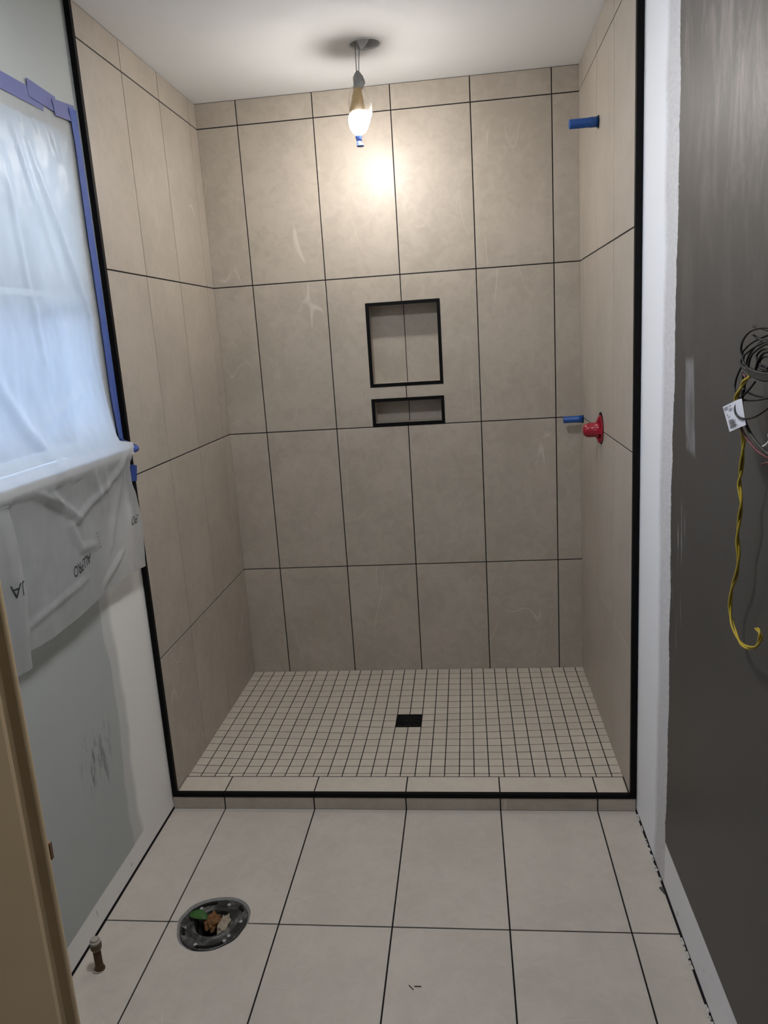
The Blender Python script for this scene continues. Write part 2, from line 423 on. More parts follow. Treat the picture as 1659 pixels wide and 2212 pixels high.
def tile(name, parent, mat, orient, u0, u1, v0, v1, face, depth=0.009, cham=0.0005):
    """a tile with a softened edge. orient: 'back' (u=x, v=z, faces -y) 'left' (u=y, v=z, faces +x) 'right' 'floor' (u=x, v=y, faces +z) 'front'"""
    du, dv = u1 - u0, v1 - v0
    key = (mat.name, orient, round(du, 4), round(dv, 4), depth)
    me = TILE_CACHE.get(key)
    ax = {'back': ((1, 0, 0), (0, 0, 1), (0, -1, 0)), 'left': ((0, 1, 0), (0, 0, 1), (1, 0, 0)),
          'right': ((0, 1, 0), (0, 0, 1), (-1, 0, 0)), 'floor': ((1, 0, 0), (0, 1, 0), (0, 0, 1))}[orient]
    U, V, N = (Vector(a) for a in ax)
    if me is None:
        a, b, c = du / 2, dv / 2, cham
        ring = lambda p, q, w: [U * (-p) + V * (-q) + N * w, U * p + V * (-q) + N * w, U * p + V * q + N * w, U * (-p) + V * q + N * w]
        vs = ring(a, b, -depth) + ring(a, b, -c) + ring(a - c, b - c, 0)
        fs = [(0, 3, 2, 1)] + [(i, (i + 1) % 4, 4 + (i + 1) % 4, 4 + i) for i in range(4)] + \
             [(4 + i, 4 + (i + 1) % 4, 8 + (i + 1) % 4, 8 + i) for i in range(4)] + [(8, 9, 10, 11)]
        me = bpy.data.meshes.new(name); me.from_pydata(vs, [], fs); me.update()
        bm = bmesh.new(); bm.from_mesh(me); bmesh.ops.recalc_face_normals(bm, faces=bm.faces); bm.to_mesh(me); bm.free()
        me.materials.append(mat); TILE_CACHE[key] = me
    o = bpy.data.objects.new(name, me); COL.objects.link(o); o.parent = parent
    c = (Vector((u0 + u1, 0, 0)) / 2)
    cu, cv = (u0 + u1) / 2, (v0 + v1) / 2
    p = U * cu + V * cv
    p += {'back': Vector((0, face, 0)), 'left': Vector((face, 0, 0)), 'right': Vector((face, 0, 0)), 'floor': Vector((0, 0, face))}[orient]
    o.location = p - BASE[parent]; BASE[o] = BASE[parent]
    return o

# ================================================================== STRUCTURE
G2 = GROUT / 2
# ---- back wall with openings for the two niches
N1 = (0.6255, 0.9305, 1.3075, 1.6485)   # trim outer x0 x1 z0 z1
N2 = (0.6255, 0.9305, 1.1427, 1.2590)
def wall_with_holes(mb, axis, a0, a1, lo, hi, holes):
    """boxes filling the rectangle lo..hi (2-D) around rectangular holes that share the same u range"""
    u0, u1 = holes[0][0], holes[0][1]
    def bx(p0, p1, q0, q1):
        if axis == 'y': mb.box(p0, p1, a0, a1, q0, q1)
        else: mb.box(a0, a1, p0, p1, q0, q1)
    bx(lo[0], u0, lo[1], hi[1]); bx(u1, hi[0], lo[1], hi[1])
    zs = [lo[1]] + [z for h in sorted(holes, key=lambda h: h[2]) for z in (h[2], h[3])] + [hi[1]]
    for k in range(0, len(zs), 2): bx(u0, u1, zs[k], zs[k + 1])
mb = MB()
wall_with_holes(mb, 'y', 0.0022, 0.14, (-0.16, -0.12), (W + 0.16, ZC + 0.1),
                [(N1[0] + .006, N1[1] - .006, N1[2] + .006, N1[3] - .006), (N2[0] + .006, N2[1] - .006, N2[2] + .006, N2[3] - .006)])
wall_back = mb.build('wall_back', M_GROUT)
props(wall_back, 'back shower wall of large beige tiles with thin black grout lines', 'wall', kind='structure')
for i in range(6):
    for j in range(5):
        x0, x1, z0, z1 = CX[i] + (G2 if i else 0), CX[i + 1] - (G2 if i < 5 else 0), RZ[j] + G2, RZ[j + 1] - (G2 if j < 4 else 0)
        if j == 2 and i in (2, 3):
            e0, e1 = (N1[0], x1) if i == 2 else (x0, N1[1])
            a, b, c, d = N2[2], N2[3] + .0005, N1[2] - .0005, N1[3] + .0005
            if i == 2: poly = [(x0, z0), (e0, z0), (e0, b), (x1, b), (x1, c), (e0, c), (e0, d), (x1, d), (x1, z1), (x0, z1)]
            else: poly = [(x1, z0), (e1, z0), (e1, b), (x0, b), (x0, c), (e1, c), (e1, d), (x0, d), (x0, z1), (x1, z1)]
            prism('wall_tile', poly, 'y', 0.0, 0.009, M_TILE, wall_back)
        else:
            tile('wall_tile', wall_back, M_TILE, 'back', x0, x1, z0, z1, 0.0)

# ---- left wall: drywall with window opening, and the tiled part
WY0, WY1, WZ0, WZ1 = -2.36, -1.088, 1.222, 2.086
mb = MB(); wall_with_holes(mb, 'x', -0.156, XL, (YF - 0.14, 0.006), (0.0, ZC + 0.1), [(WY0, WY1, WZ0, WZ1)])
wall_left = mb.build('wall_left', M_LEFT)
props(wall_left, 'left wall, grey-blue paint with pale primer beside the shower, holding the window', 'wall', kind='structure')
box('grout_bed', XL, -0.0022, -0.986, 0.0, 0.01, ZC, M_GROUT, wall_left)
for i in range(4):
    for j in range(5):
        y1, y0 = -(LY[i] + (G2 if i else 0)), -(LY[i + 1] - (G2 if i < 3 else 0))
        tile('wall_tile', wall_left, M_TILE, 'left', y0, y1, RZ[j] + G2, RZ[j + 1] - (G2 if j < 4 else 0), 0.0)
# ---- right wall
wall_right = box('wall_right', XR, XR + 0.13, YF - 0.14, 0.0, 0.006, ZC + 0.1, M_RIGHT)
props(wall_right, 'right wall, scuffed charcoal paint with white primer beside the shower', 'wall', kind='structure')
box('grout_bed', W + 0.0022, XR, -0.986, 0.0, 0.01, ZC, M_GROUT, wall_right)
for i in range(4):
    for j in range(5):
        y1, y0 = -(RY[i] + (G2 if i else 0)), -(RY[i + 1] - (G2 if i < 3 else 0))
        tile('wall_tile', wall_right, M_TILE, 'right', y0, y1, RZ[j] + G2, RZ[j + 1] - (G2 if j < 4 else 0), W)

# ---- ceiling with a round hole for the lamp can
LC = Vector((0.735, -0.43, ZC)); LR = 0.050
X0c, X1c, Y0c, Y1c = -0.7, 2.3, -4.5, 0.14
mb = MB(); s = 0.09
for (a, b, c, d) in ((X0c, LC.x - s, Y0c, Y1c), (LC.x + s, X1c, Y0c, Y1c), (LC.x - s, LC.x + s, Y0c, LC.y - s), (LC.x - s, LC.x + s, LC.y + s, Y1c)):
    mb.add([(a, c, ZC), (b, c, ZC), (b, d, ZC), (a, d, ZC)], [(0, 1, 2, 3)])
ns = 64
inn, outr = [], []
for k in range(ns):
    t = 2 * math.pi * k / ns; cx, cy = math.cos(t), math.sin(t); m = s / max(abs(cx), abs(cy))
    inn.append((LC.x + LR * cx, LC.y + LR * cy, ZC)); outr.append((LC.x + m * cx, LC.y + m * cy, ZC))
mb.add(inn + outr, [(k, (k + 1) % ns, ns + (k + 1) % ns, ns + k) for k in range(ns)])
ceiling = mb.build('ceiling', M_CEIL)
props(ceiling, 'smooth white ceiling above the shower', 'ceiling', kind='structure')

# ---- bathroom floor
mb = MB(); hx0, hx1, hy0, hy1 = 0.178, 0.398, -1.624, -1.404     # opening under the toilet flange
for b in ((-0.7, hx0, -4.5, -0.95), (hx1, 2.3, -4.5, -0.95), (hx0, hx1, -4.5, hy0), (hx0, hx1, hy1, -0.95)): mb.box(*b, -0.14, -0.0024)
mb.box(hx0, hx1, hy0, hy1, -0.14, -0.075)
floor = mb.build('floor', M_GROUT)
props(floor, 'bathroom floor of large beige tiles with black grout lines', 'floor', kind='structure')
FX = [-0.0125, 0.165, 0.47, 0.775, 1.08, 1.385, 1.5005]
FY = [-0.9995, -1.5109, -2.1209, -2.7309]
FL = [(0.205, -1.56), (0.19, -1.509), (0.199, -1.471), (0.212, -1.448), (0.239, -1.428), (0.275, -1.417), (0.317, -1.415), (0.353, -1.43),
      (0.378, -1.46), (0.385, -1.492), (0.385, -1.513), (0.377, -1.544), (0.368, -1.567), (0.349, -1.587), (0.315, -1.608), (0.266, -1.611), (0.233, -1.595), (0.217, -1.58)]
FLS = [(p.x, p.y) for p in spline([(*q, 0) for q in FL] + [(*FL[0], 0)], 4)][:-1]   # outline of the rough hole
for i in range(6):
    for j in range(3):
        x0, x1, y1, y0 = FX[i] + (G2 if i else 0), FX[i + 1] - (G2 if i < 5 else 0), FY[j] - (G2 if j else 0.0005), FY[j + 1] + G2
        if i == 1 and j in (0, 1):
            if j == 0:
                arc = sorted([p for p in FLS if p[1] > y0], key=lambda p: math.atan2(p[1] + 1.5109, p[0] - 0.29))
                poly = [(x1, y0), (x1, y1), (x0, y1), (x0, y0), (arc[-1][0], y0)] + arc[::-1] + [(arc[0][0], y0)]
            else:
                arc = sorted([p for p in FLS if p[1] < y1], key=lambda p: math.atan2(p[1] + 1.5109, p[0] - 0.29))
                poly = [(x0, y1), (x0, y0), (x1, y0), (x1, y1), (arc[-1][0], y1)] + arc[::-1] + [(arc[0][0], y1)]
            prism('floor_tile', poly, 'z', -0.009, 0.0, M_FLOOR, floor)
        else:
            tile('floor_tile', floor, M_FLOOR, 'floor', x0, x1, y0, y1, 0.0)
box('hall_flooring', -0.6, 2.2, -4.4, -2.735, -0.009, 0.0, M_FLOOR, floor)

# ---- shower floor: small square tiles falling to the drain
def zsf(x, y):
    per = 0.037 + 0.0115 * (-y / 0.894)
    t = max(abs(x - 0.7475) / 0.7475, abs(y + 0.453) / 0.452)
    return 0.0255 + (per - 0.0255) * min(1, max(0, t - 0.09) / 0.91)
MXL = [0.0] + [0.043 + 0.0503 * k for k in range(29)] + [W]
MYL = [0.0] + [-0.046 - 0.0509 * k for k in range(17)] + [CURB_IN]
mb = MB()
vs = [(x, y, zsf(x, y) - 0.0012) for y in MYL for x in MXL]; nx = len(MXL)
fs = [(j * nx + i, j * nx + i + 1, (j + 1) * nx + i + 1, (j + 1) * nx + i) for j in range(len(MYL) - 1) for i in range(nx - 1)]
mb.add(vs, fs); mb.box(0, W, CURB_IN, 0.0, -0.14, 0.01)
sfloor = mb.build('shower_floor', M_GROUT)
props(sfloor, 'shower floor of small square beige tiles sloping to a black drain', 'floor', kind='structure')
rest = MB(); made = 0; mg = 0.0018
cells = []
for j in range(len(MYL) - 1):
    for i in range(len(MXL) - 1):
        if i in (14, 15) and j in (8, 9): continue
        cells.append((i, j))
cells.sort(key=lambda c: (-c[1], abs(c[0] - 15)))
for (i, j) in cells:
    x0, x1 = MXL[i] + (mg if i else 0), MXL[i + 1] - (mg if i < len(MXL) - 2 else 0)
    y1, y0 = MYL[j] - mg, MYL[j + 1] + (mg if j < len(MYL) - 2 else 0.0008)
    jit = random.uniform(-0.00025, 0.00025)
    top = [(x0, y0, zsf(x0, y0) + jit), (x1, y0, zsf(x1, y0) + jit), (x1, y1, zsf(x1, y1) + jit), (x0, y1, zsf(x0, y1) + jit)]
    vs = [(p[0], p[1], p[2] - 0.006) for p in top] + top
    if made < 300: mesh('mosaic_tile', vs, BF, M_MOSAIC, sfloor); made += 1
    else: rest.add(vs, BF)
r_ = rest.build('mosaic_tile_field', M_MOSAIC, sfloor); r_['kind'] = 'stuff'

# ---- low curb
curb = box('shower_curb', 0.0, W, -0.9985, CURB_IN, -0.1, 0.0552, M_GROUT)
curb2 = curb
props(curb, 'low shower curb capped with beige tiles between shower and bathroom floor', 'curb', kind='structure')
for i in range(6):
    x0, x1 = CX[i] + (G2 if i else 0.002), CX[i + 1] - (G2 if i < 5 else 0.004)
    tile('curb_top_tile', curb, M_MOSAIC, 'floor', x0, x1, CURB_OUT, CURB_IN - 0.0055, CURB_TOP, 0.008)
    fx0, fx1 = (XL + 0.002 if i == 0 else x0), (XR - 0.003 if i == 5 else x1)
    tile('curb_face_tile', curb, M_TILE, 'back', fx0, fx1, 0.0005, 0.0435, -1.0, 0.008)

# ---- black metal edge profiles
def profile(name, label, boxes):
    m = MB()
    for b in boxes: m.box(*b)
    return props(m.build(name, M_TRIM), label, 'trim', kind='structure')
profile('trim_1', 'black metal edge profile up the left side of the shower opening', [(-0.0135, 0.0012, -1.0010, -0.9862, 0.0435, ZC)])
profile('trim_2', 'black metal edge profile up the right side of the shower opening', [(W + 0.001, W + 0.0175, -1.0010, -0.9862, 0.0435, ZC)])
profile('trim_3', 'black metal edge profile along the front of the shower curb', [(0.0014, W + 0.0008, -1.0016, -0.9872, 0.0437, 0.0580)])

# ---- wall with the doorway, hall behind
mb = MB()
DX0, DX1 = 0.491, 1.375
mb.box(-0.156, DX0, YF - 0.12, YF, 0.0, ZC); mb.box(DX1, 1.635, YF - 0.12, YF, 0.0, ZC); mb.box(DX0, DX1, YF - 0.12, YF, 2.06, ZC)
wf = mb.build('wall_front', M_HALL); props(wf, 'wall with the doorway the picture is taken through', 'wall', kind='structure')
for nm, b in (('wall_hall_left', (-0.70, -0.6, -4.5, YF - 0.12, 0, ZC)), ('wall_hall_right', (2.2, 2.3, -4.5, YF - 0.12, 0, ZC)), ('wall_hall_back', (-0.7, 2.3, -4.5, -4.4, 0, ZC))):
    props(box(nm, *b, M_HALL), 'plain hallway wall behind the viewpoint, ' + nm.split('_')[-1] + ' side', 'wall', kind='structure')
props(box('wall_hall_front_left', -0.7, -0.156, YF - 0.12, YF, 0, ZC, M_HALL), 'stub of hallway wall left of the bathroom', 'wall', kind='structure')
props(box('wall_hall_front_right', 1.635, 2.3, YF - 0.12, YF, 0, ZC, M_HALL), 'stub of hallway wall right of the bathroom', 'wall', kind='structure')

# ---- door jamb at the left edge of the view
door = thing('door_1', (0.49, -2.52, 0.0), 'tan painted door jamb with rounded edge at the left of the doorway', 'door frame')
door['kind'] = 'structure'
def jamb_poly(sgn, xw):
    pts = [(-0.0, -2.60), (0.018, -2.60), (0.018, -2.508), (0.0165, -2.500), (0.0125, -2.494), (0.0130, -2.486)]
    for k in range(9):
        t = math.radians(-20 + 110 * k / 8)
        pts.append((0.0085 + 0.0105 * math.cos(t), -2.4725 + 0.0125 * math.sin(t)))
    pts.append((0.0, -2.460))
    return [(xw + sgn * (p[0]), p[1]) for p in pts]
prism('jamb', jamb_poly(1, 0.491), 'z', 0.0005, 2.06, M_JAMB, door)
prism('jamb', jamb_poly(-1, 1.375), 'z', 0.0005, 2.06, M_JAMB, door)
box('head_jamb', 0.509, 1.357, -2.60, -2.46, 2.04, 2.06, M_JAMB, door)
sp = box('strike_plate', 0.499, 0.5075, -2.4625, -2.4575, 0.921, 0.943, M_STRIKE, door)
sp['label'] = 'small brown metal strike plate'
for o in door.children: pass

# ---- window
win = thing('window_1', (-0.10, -1.72, WZ0 + 0.02), 'window behind the plastic sheet with white sashes', 'window')
win['kind'] = 'structure'
mb = MB(); F, S = 0.010, 0.016
for b in ((-0.15, -0.075, WY0, WY0 + F, WZ0 + .02, WZ1), (-0.15, -0.075, WY1 - F, WY1, WZ0 + .02, WZ1), (-0.15, -0.075, WY0 + F, WY1 - F, WZ1 - F, WZ1), (-0.15, -0.075, WY0 + F, WY1 - F, WZ0 + .02, WZ0 + .028)): mb.box(*b)
mb.build('window_frame', M_WHITE, win)
ZM = 1.665
for nm, z0, z1, xa, gm in (('upper_sash', ZM - .02, WZ1 - F, -0.138, M_GLASS_UP), ('lower_sash', WZ0 + .028, ZM + .02, -0.106, M_GLASS_LO)):
    mb = MB(); y0, y1 = WY0 + F, WY1 - F
    for b in ((xa, xa + .03, y0, y0 + S, z0, z1), (xa, xa + .03, y1 - S, y1, z0, z1), (xa, xa + .03, y0 + S, y1 - S, z1 - S, z1), (xa, xa + .03, y0 + S, y1 - S, z0, z0 + .022)): mb.box(*b)
    sh = mb.build(nm, M_WHITE, win)
    box('pane', xa + .012, xa + .016, y0 + S, y1 - S, z0 + .022, z1 - S, gm, sh)
# sill board with a horn past the opening
sill = MB(); sill.box(-0.055, 0.045, WY0 - 0.05, -1.062, WZ0, WZ0 + 0.02)
sl = sill.build('window_sill', M_WHITE, win)

# ================================================================== THINGS
# ---- niches
def niche(rect, label):
    x0, x1, z0, z1 = rect; t = 0.0135; D = 0.09
    n = thing('wall_niche', ((x0 + x1) / 2, 0.0, z0), label, 'niche')
    for nm, b in (('top_trim', (x0, x1, -.0014, .012, z1 - t, z1)), ('bottom_trim', (x0, x1, -.0014, .012, z0, z0 + t)),
                  ('side_trim', (x0, x0 + t, -.0014, .012, z0 + t, z1 - t)), ('side_trim', (x1 - t, x1, -.0014, .012, z0 + t, z1 - t))):
        box(nm, *b, M_TRIM, n)
    xi0, xi1, zi0, zi1 = x0 + t - .001, x1 - t + .001, z0 + t - .001, z1 - t + .001
    xm = 0.776
    box('backing', xi0 - .004, xi1 + .004, D + .002, D + .03, zi0 - .004, zi1 + .004, M_GROUT, n)
    for a, b in ((xi0, xm - .0016), (xm + .0016, xi1)):
        box('back_tile', a, b, D, D + .008, zi0, zi1, M_TILE, n)
        box('sill_tile', a, b, .012, D, zi0 - .006, zi0, M_TILE, n)
        box('head_tile', a, b, .012, D, zi1, zi1 + .006, M_TILE, n)
    box('side_tile', xi0 - .006, xi0, .012, D, zi0, zi1, M_TILE, n)
    box('side_tile', xi1, xi1 + .006, .012, D, zi0, zi1, M_TILE, n)
    return n
niche(N1, 'tall upper niche in the back shower wall framed in black metal')
niche(N2, 'short wide lower niche in the back shower wall framed in black metal')

# ---- floor drain
dr = thing('shower_drain', (0.7475, -0.4532, 0.02), 'square black drain grate in the middle of the shower floor', 'drain')
dz = 0.0268; h = 0.0492
mb = MB()
for b in ((-h, h, -h, -h + .004), (-h, h, h - .004, h), (-h, -h + .004, -h + .004, h - .004), (h - .004, h, -h + .004, h - .004)):
    mb.box(.7475 + b[0], .7475 + b[1], -.4532 + b[2], -.4532 + b[3], dz - .012, dz + .0006)
mb.build('drain_frame', M_TRIM, dr)
box('grate_plate', .7475 - h + .004, .7475 + h - .004, -.4532 - h + .004, -.4532 + h - .004, dz - .010, dz - .0022, M_TRIM, dr)
for k in range(9):
    t = 2 * math.pi * k / 9 + 0.3
    pts = []
    for q in range(7):
        rr = 0.006 + q * 0.0062; tt = t + 0.35 * math.sin(q * 0.5)
        px = max(-h + .006, min(h - .006, rr * math.cos(tt))); py = max(-h + .006, min(h - .006, rr * math.sin(tt)))
        pts.append((.7475 + px, -.4532 + py, dz - .0015))
    mesh('grate_bar', *tube_data(pts, [.0022 - .0001 * q for q in range(7)], 6), M_BLACKW, dr, True)

# ---- toilet flange in the rough hole of the floor
fc = Vector((0.290, -1.511, 0))
fl = thing('toilet_flange', (fc.x, fc.y, -0.02), 'dusty black toilet flange set in a rough hole in the floor tiles', 'toilet flange')
def ringp(scale, z, n=72):
    out = []
    for k in range(n):
        p = FLS[k % len(FLS)]
        out.append((fc.x + (p[0] - fc.x) * scale, fc.y + (p[1] - fc.y) * scale, z))
    return out
def loops(rings):
    n = len(rings[0]); vs = [p for r in rings for p in r]
    fs = [(j * n + k, j * n + (k + 1) % n, (j + 1) * n + (k + 1) % n, (j + 1) * n + k) for j in range(len(rings) - 1) for k in range(n)]
    return vs, fs
mesh('mortar_edge', *loops([ringp(1.004, -.0003), ringp(.955, -.003), ringp(.925, -.006)]), M_DUSTY, fl, True)
def circ(cx, cy, r, z, n=72):
    return [(cx + r * math.cos(-2 * math.pi * k / n - 2.6), cy + r * math.sin(-2 * math.pi * k / n - 2.6), z) for k in range(n)]
rc = (0.287, -1.508)
mesh('flange_ring', *loops([ringp(.925, -.008), ringp(.92, -.0035), ringp(.87, -.0028), ringp(.80, -.0045), ringp(.66, -.0042), circ(*rc, .058, -.0035), circ(*rc, .056, -.0012), circ(*rc, .051, -.001), circ(*rc, .047, -.006), circ(*rc, .044, -.055)]), M_FLANGE, fl, True)
mesh('drain_pipe', *loops([circ(*rc, .040, -.018), circ(*rc, .037, -.018), circ(*rc, .036, -.06), circ(*rc, .0005, -.06)]), M_DARKVOID, fl, True)
for t0, t1 in ((100, 150), (-105, -55), (35, 50), (195, 212)):
    pts = []
    for k in range(9):
        t = math.radians(t0 + (t1 - t0) * k / 8)
        d = Vector((math.cos(t), math.sin(t), 0)); pr = max((Vector((p[0], p[1], 0)) - fc).dot(d) for p in FLS)
        pts.append(fc + d * pr * .82 + Vector((0, 0, -.0032)))
    mesh('bolt_slot', *tube_data(pts, .0042, 8), M_DARKVOID, fl, True)
for (sx_, sy_) in [(0.238, -1.457), (0.312, -1.441), (0.215, -1.53), (0.265, -1.586), (0.338, -1.571), (0.345, -1.553), (0.363, -1.501)]:
    sc_ = mesh('screw', *lathe_data([(.0050, -.005), (.0050, -.0022), (.0042, -.0012), (.0024, -.0012), (.0020, -.0026), (0.00001, -.0026)], (sx_, sy_, 0), (0, 0, 1), 12), M_SCREW, fl)
    sc_['label'] = 'pale screw head'
# leaf, dry leaf and debris lying in it
def leaf(name, c, L, Wd, ang, z, mat, label, cat, curl=0.006, twist=0.0, serr=0.06):
    vs, fs = [], []; n = 14
    for i in range(n + 1):
        s_ = i / n; w = Wd * math.sin(math.pi * (0.03 + 0.94 * s_)) ** 0.8 * (1 + serr * (i % 2))
        for k in (-1, -.5, 0, .5, 1):
            x = (s_ - .5) * L; y = w * k
            zz = z + curl * (abs(k) ** 1.5) + curl * 1.2 * math.sin(s_ * 3.1) + twist * k * (s_ - .5)
            vs.append((c[0] + x * math.cos(ang) - y * math.sin(ang), c[1] + x * math.sin(ang) + y * math.cos(ang), zz))
    for i in range(n):
        for k in range(4): fs.append((i * 5 + k, i * 5 + k + 1, (i + 1) * 5 + k + 1, (i + 1) * 5 + k))
    m = len(vs); vs = vs + [(v[0], v[1], v[2] - .0006) for v in vs]; fs = fs + [tuple(m + q for q in f[::-1]) for f in fs]
    return props(mesh(name, vs, fs, mat, None, True), label, cat)
leaf('green_leaf', (0.2425, -1.4945), .060, .0165, math.radians(-16), -.001, M_LEAF, 'green leaf lying in the black toilet flange', 'leaf')
def crumple(name, c, r, mat, label, cat, sx=1, sy=1, sz=.6, seed=0):
    bm = bmesh.new(); bmesh.ops.create_icosphere(bm, subdivisions=3, radius=1)
    vs, fs = [], []
    for v in bm.verts:
        p = v.co.normalized(); k = 1 + .55 * noise.noise(p * 2.2 + Vector((seed, seed, 0))) + .2 * noise.noise(p * 5 + Vector((seed, 0, 3)))
        vs.append((c[0] + p.x * r * sx * k, c[1] + p.y * r * sy * k, c[2] + p.z * r * sz * k))
    fs = [tuple(v.index for v in f.verts) for f in bm.faces]; bm.free()
    return props(mesh(name, vs, fs, mat), label, cat)
crumple('dry_leaf', (0.284, -1.500, -.008), .021, M_DRY, 'crumpled brown dry leaf in the middle of the toilet flange', 'dry leaf', .95, 1.3, .9, 2)
crumple('debris', (0.317, -1.509, -.008), .018, M_DRY2, 'beige torn debris beside the dry leaf in the toilet flange', 'debris', .8, 1.75, .6, 5)

# ---- capped supply pipe beside the left wall
pp = thing('supply_pipe', (.047, -1.676, 0), 'short brown copper water pipe with pale cap standing by the left wall', 'pipe')
P0 = (.047, -1.676, 0)
mesh('pipe', *lathe_data([(.0135, 0.0004), (.0135, .004), (.0112, .009), (.0098, .013), (.0096, .058)], P0, (0, 0, 1), 20), M_COPPER, pp, True)
mesh('nut', *lathe_data([(.0098, .056), (.0135, .062), (.0142, .066), (.0142, .075), (.0128, .077)], P0, (0, 0, 1), 20), M_BRASS, pp)
mesh('cap', *lathe_data([(.0125, .077), (.0132, .079), (.0132, .083), (.0105, .0845), (.0105, .089), (.009, .0905), (.00001, .0908)], P0, (0, 0, 1), 20), M_CAPW, pp)
mesh('caulk', *lathe_data([(.016, .0003), (.0145, .0025), (.0125, .0035)], (.045, -1.6765, 0), (0, 0, 1), 20), M_CAPW, pp, True)

# ---- slivers on the floor, chips by the right wall
props(box('wood_sliver', -.0085, .0085, -.0009, .0009, 0.0002, .0016, M_TWIG), 'short dark sliver on the floor, the flat one of two', 'sliver', 'slivers on the floor tiles').location = (.853, -1.698, .0004)
o = props(box('wood_sliver', -.0085, .0085, -.0009, .0009, 0.0002, .0016, M_TWIG), 'short dark sliver on the floor, the slanting one of two', 'sliver', 'slivers on the floor tiles')
o.location = (.8375, -1.702, .0004); o.rotation_euler = (0, 0, math.radians(-48))
prism('tile_spacer', [(1.4905, -1.349), (1.4965, -1.3465), (1.4995, -1.354), (1.4995, -1.372), (1.4970, -1.367)], 'z', 0.0003, .005, M_CHIP)
props(bpy.data.objects['tile_spacer'], 'small grey plastic tile spacer on the floor against the right wall', 'spacer')
mcr = MB()
for k in range(46):
    y = random.choice([random.uniform(-1.34, -1.01), random.uniform(-1.62, -1.52), random.uniform(-1.8, -1.7)])
    a = random.uniform(.003, .008); b = random.uniform(.0012, .003); x = 1.5005 - random.uniform(-.002, .002)
    vs, fs = box_data(x - b, x + b, y - a, y + a, .0004, .0004 + random.uniform(.001, .004))
    mcr.add(vs, fs)
o = mcr.build('mortar_crumbs', M_CHIPW); props(o, 'crumbs of pale mortar along the foot of the right wall', 'mortar crumbs', kind='stuff')

# ---- blue stub pipes and red valve cover on the right tiled wall
def stub(name, x0, y, z, r, label, flange, ridges):
    t = thing(name, (W, y, z - r), label, 'pipe stub')
    prof = [(r * .55, x0 + .0015), (r * .78, x0), (r * .96, x0 + .0008), (r, x0 + .003), (r, x0 + (W - x0) * .66), (r * 1.07, x0 + (W - x0) * .70), (r * 1.10, W - .0008)]
    vs, fs = lathe_data([(a, b - x0) for a, b in prof], (x0, y, z), (1, 0, 0), 40, (lambda th, hh: 1 + ridges * (1 if int(th / (2 * math.pi) * 20) % 2 else -1)) if ridges else None)
    mesh('pipe_sleeve', vs, fs, M_BLUE, t, True)
    mesh('collar', *lathe_data([(r * 1.1, 0), (flange, 0.001), (flange, .0022)], (W - .0028, y, z), (1, 0, 0), 32), M_DARKVOID, t)
    return t
stub('shower_arm_stub', 1.390, -.436, 2.148, .0150, 'dark blue capped pipe stub high on the right shower wall', .0195, 0.0)
stub('body_spray_stub', 1.406, -.067, 1.139, .0132, 'bright blue ribbed pipe stub beside the red valve cover', .0165, 0.035)
vc = Vector((W, -.474, 1.150))
rv = thing('valve_cover', (W, -.474, 1.095), 'red plastic valve cover on the right shower wall', 'valve cover')
mesh('wall_cutout', *lathe_data([(.001, 0), (.0565, 0), (.0565, .0008), (.001, .0008)], (W - .0009, vc.y, vc.z + .001), (1, 0, 0), 36), M_DARKVOID, rv)
mesh('flange_plate', *lathe_data([(.0005, 0), (.046, 0), (.050, .001), (.050, .004), (.0005, .004)], (W - .0052, vc.y, vc.z - .003), (1, 0, 0), 40), M_RED, rv, False)
gr = lambda th, hh: 1 + (0.05 if .018 < hh < .044 and math.sin(th * 14) > .2 else 0)
mesh('cap', *lathe_data([(.00001, 0), (.010, .0008), (.017, .003), (.0215, .008), (.0235, .014), (.024, .019), (.024, .043), (.0265, .0445), (.0285, .058)], (1.4225, vc.y, vc.z - .004), (1, 0, 0), 56, gr), M_RED, rv, True)
for a in (0, 90, 180, 270):
    d = Vector((0, math.sin(math.radians(a)), math.cos(math.radians(a)))); s_ = Vector((0, d.z, -d.y)) * .011
    c0 = Vector((0, vc.y, vc.z - .004))
    pa = [c0 + d * .020 + Vector((1.465, 0, 0)), c0 + d * .020 + Vector((1.4795, 0, 0)), c0 + d * .0475 + Vector((1.4795, 0, 0)), c0 + d * .0465 + Vector((1.477, 0, 0))]
    vs = [p - s_ for p in pa] + [p + s_ * (0.8) for p in pa]
    mesh('gusset', vs, [(0, 1, 2, 3), (7, 6, 5, 4), (0, 4, 5, 1), (1, 5, 6, 2), (2, 6, 7, 3), (3, 7, 4, 0)], M_RED, rv)

# ---- recessed can light in the ceiling
cl = thing('ceiling_can_light', (LC.x, LC.y, ZC), 'white recessed can light in the ceiling, opened with its bracket showing', 'ceiling light')
mesh('trim_ring', *lathe_data([(.0495, .004), (.0500, -.0005), (.0520, -.0028), (.0560, -.0020), (.0575, -.0002)], tuple(LC), (0, 0, 1), 64, None, False), M_SPRING, cl, True)
mesh('can_wall', *lathe_data([(.0498, .003), (.0488, .06), (.0488, .105), (.0001, .105)], tuple(LC), (0, 0, 1), 48, None, False), M_CAN, cl, True)
for (nm, xz, y0, y1, m) in (('bracket_flap', [(.703, 2.482), (.757, 2.482), (.744, 2.463), (.724, 2.441), (.716, 2.447)], -.4200, -.4185, M_FLAPW),
                            ('bracket_flap', [(.694, 2.484), (.716, 2.484), (.738, 2.452), (.727, 2.446)], -.4020, -.4005, M_FLAP),
                            ('clip', [(.752, 2.484), (.772, 2.484), (.773, 2.469), (.766, 2.466), (.753, 2.472)], -.4420, -.4400, M_FLAPW)):
    prism(nm, xz, 'y', y0, y1, m, cl)

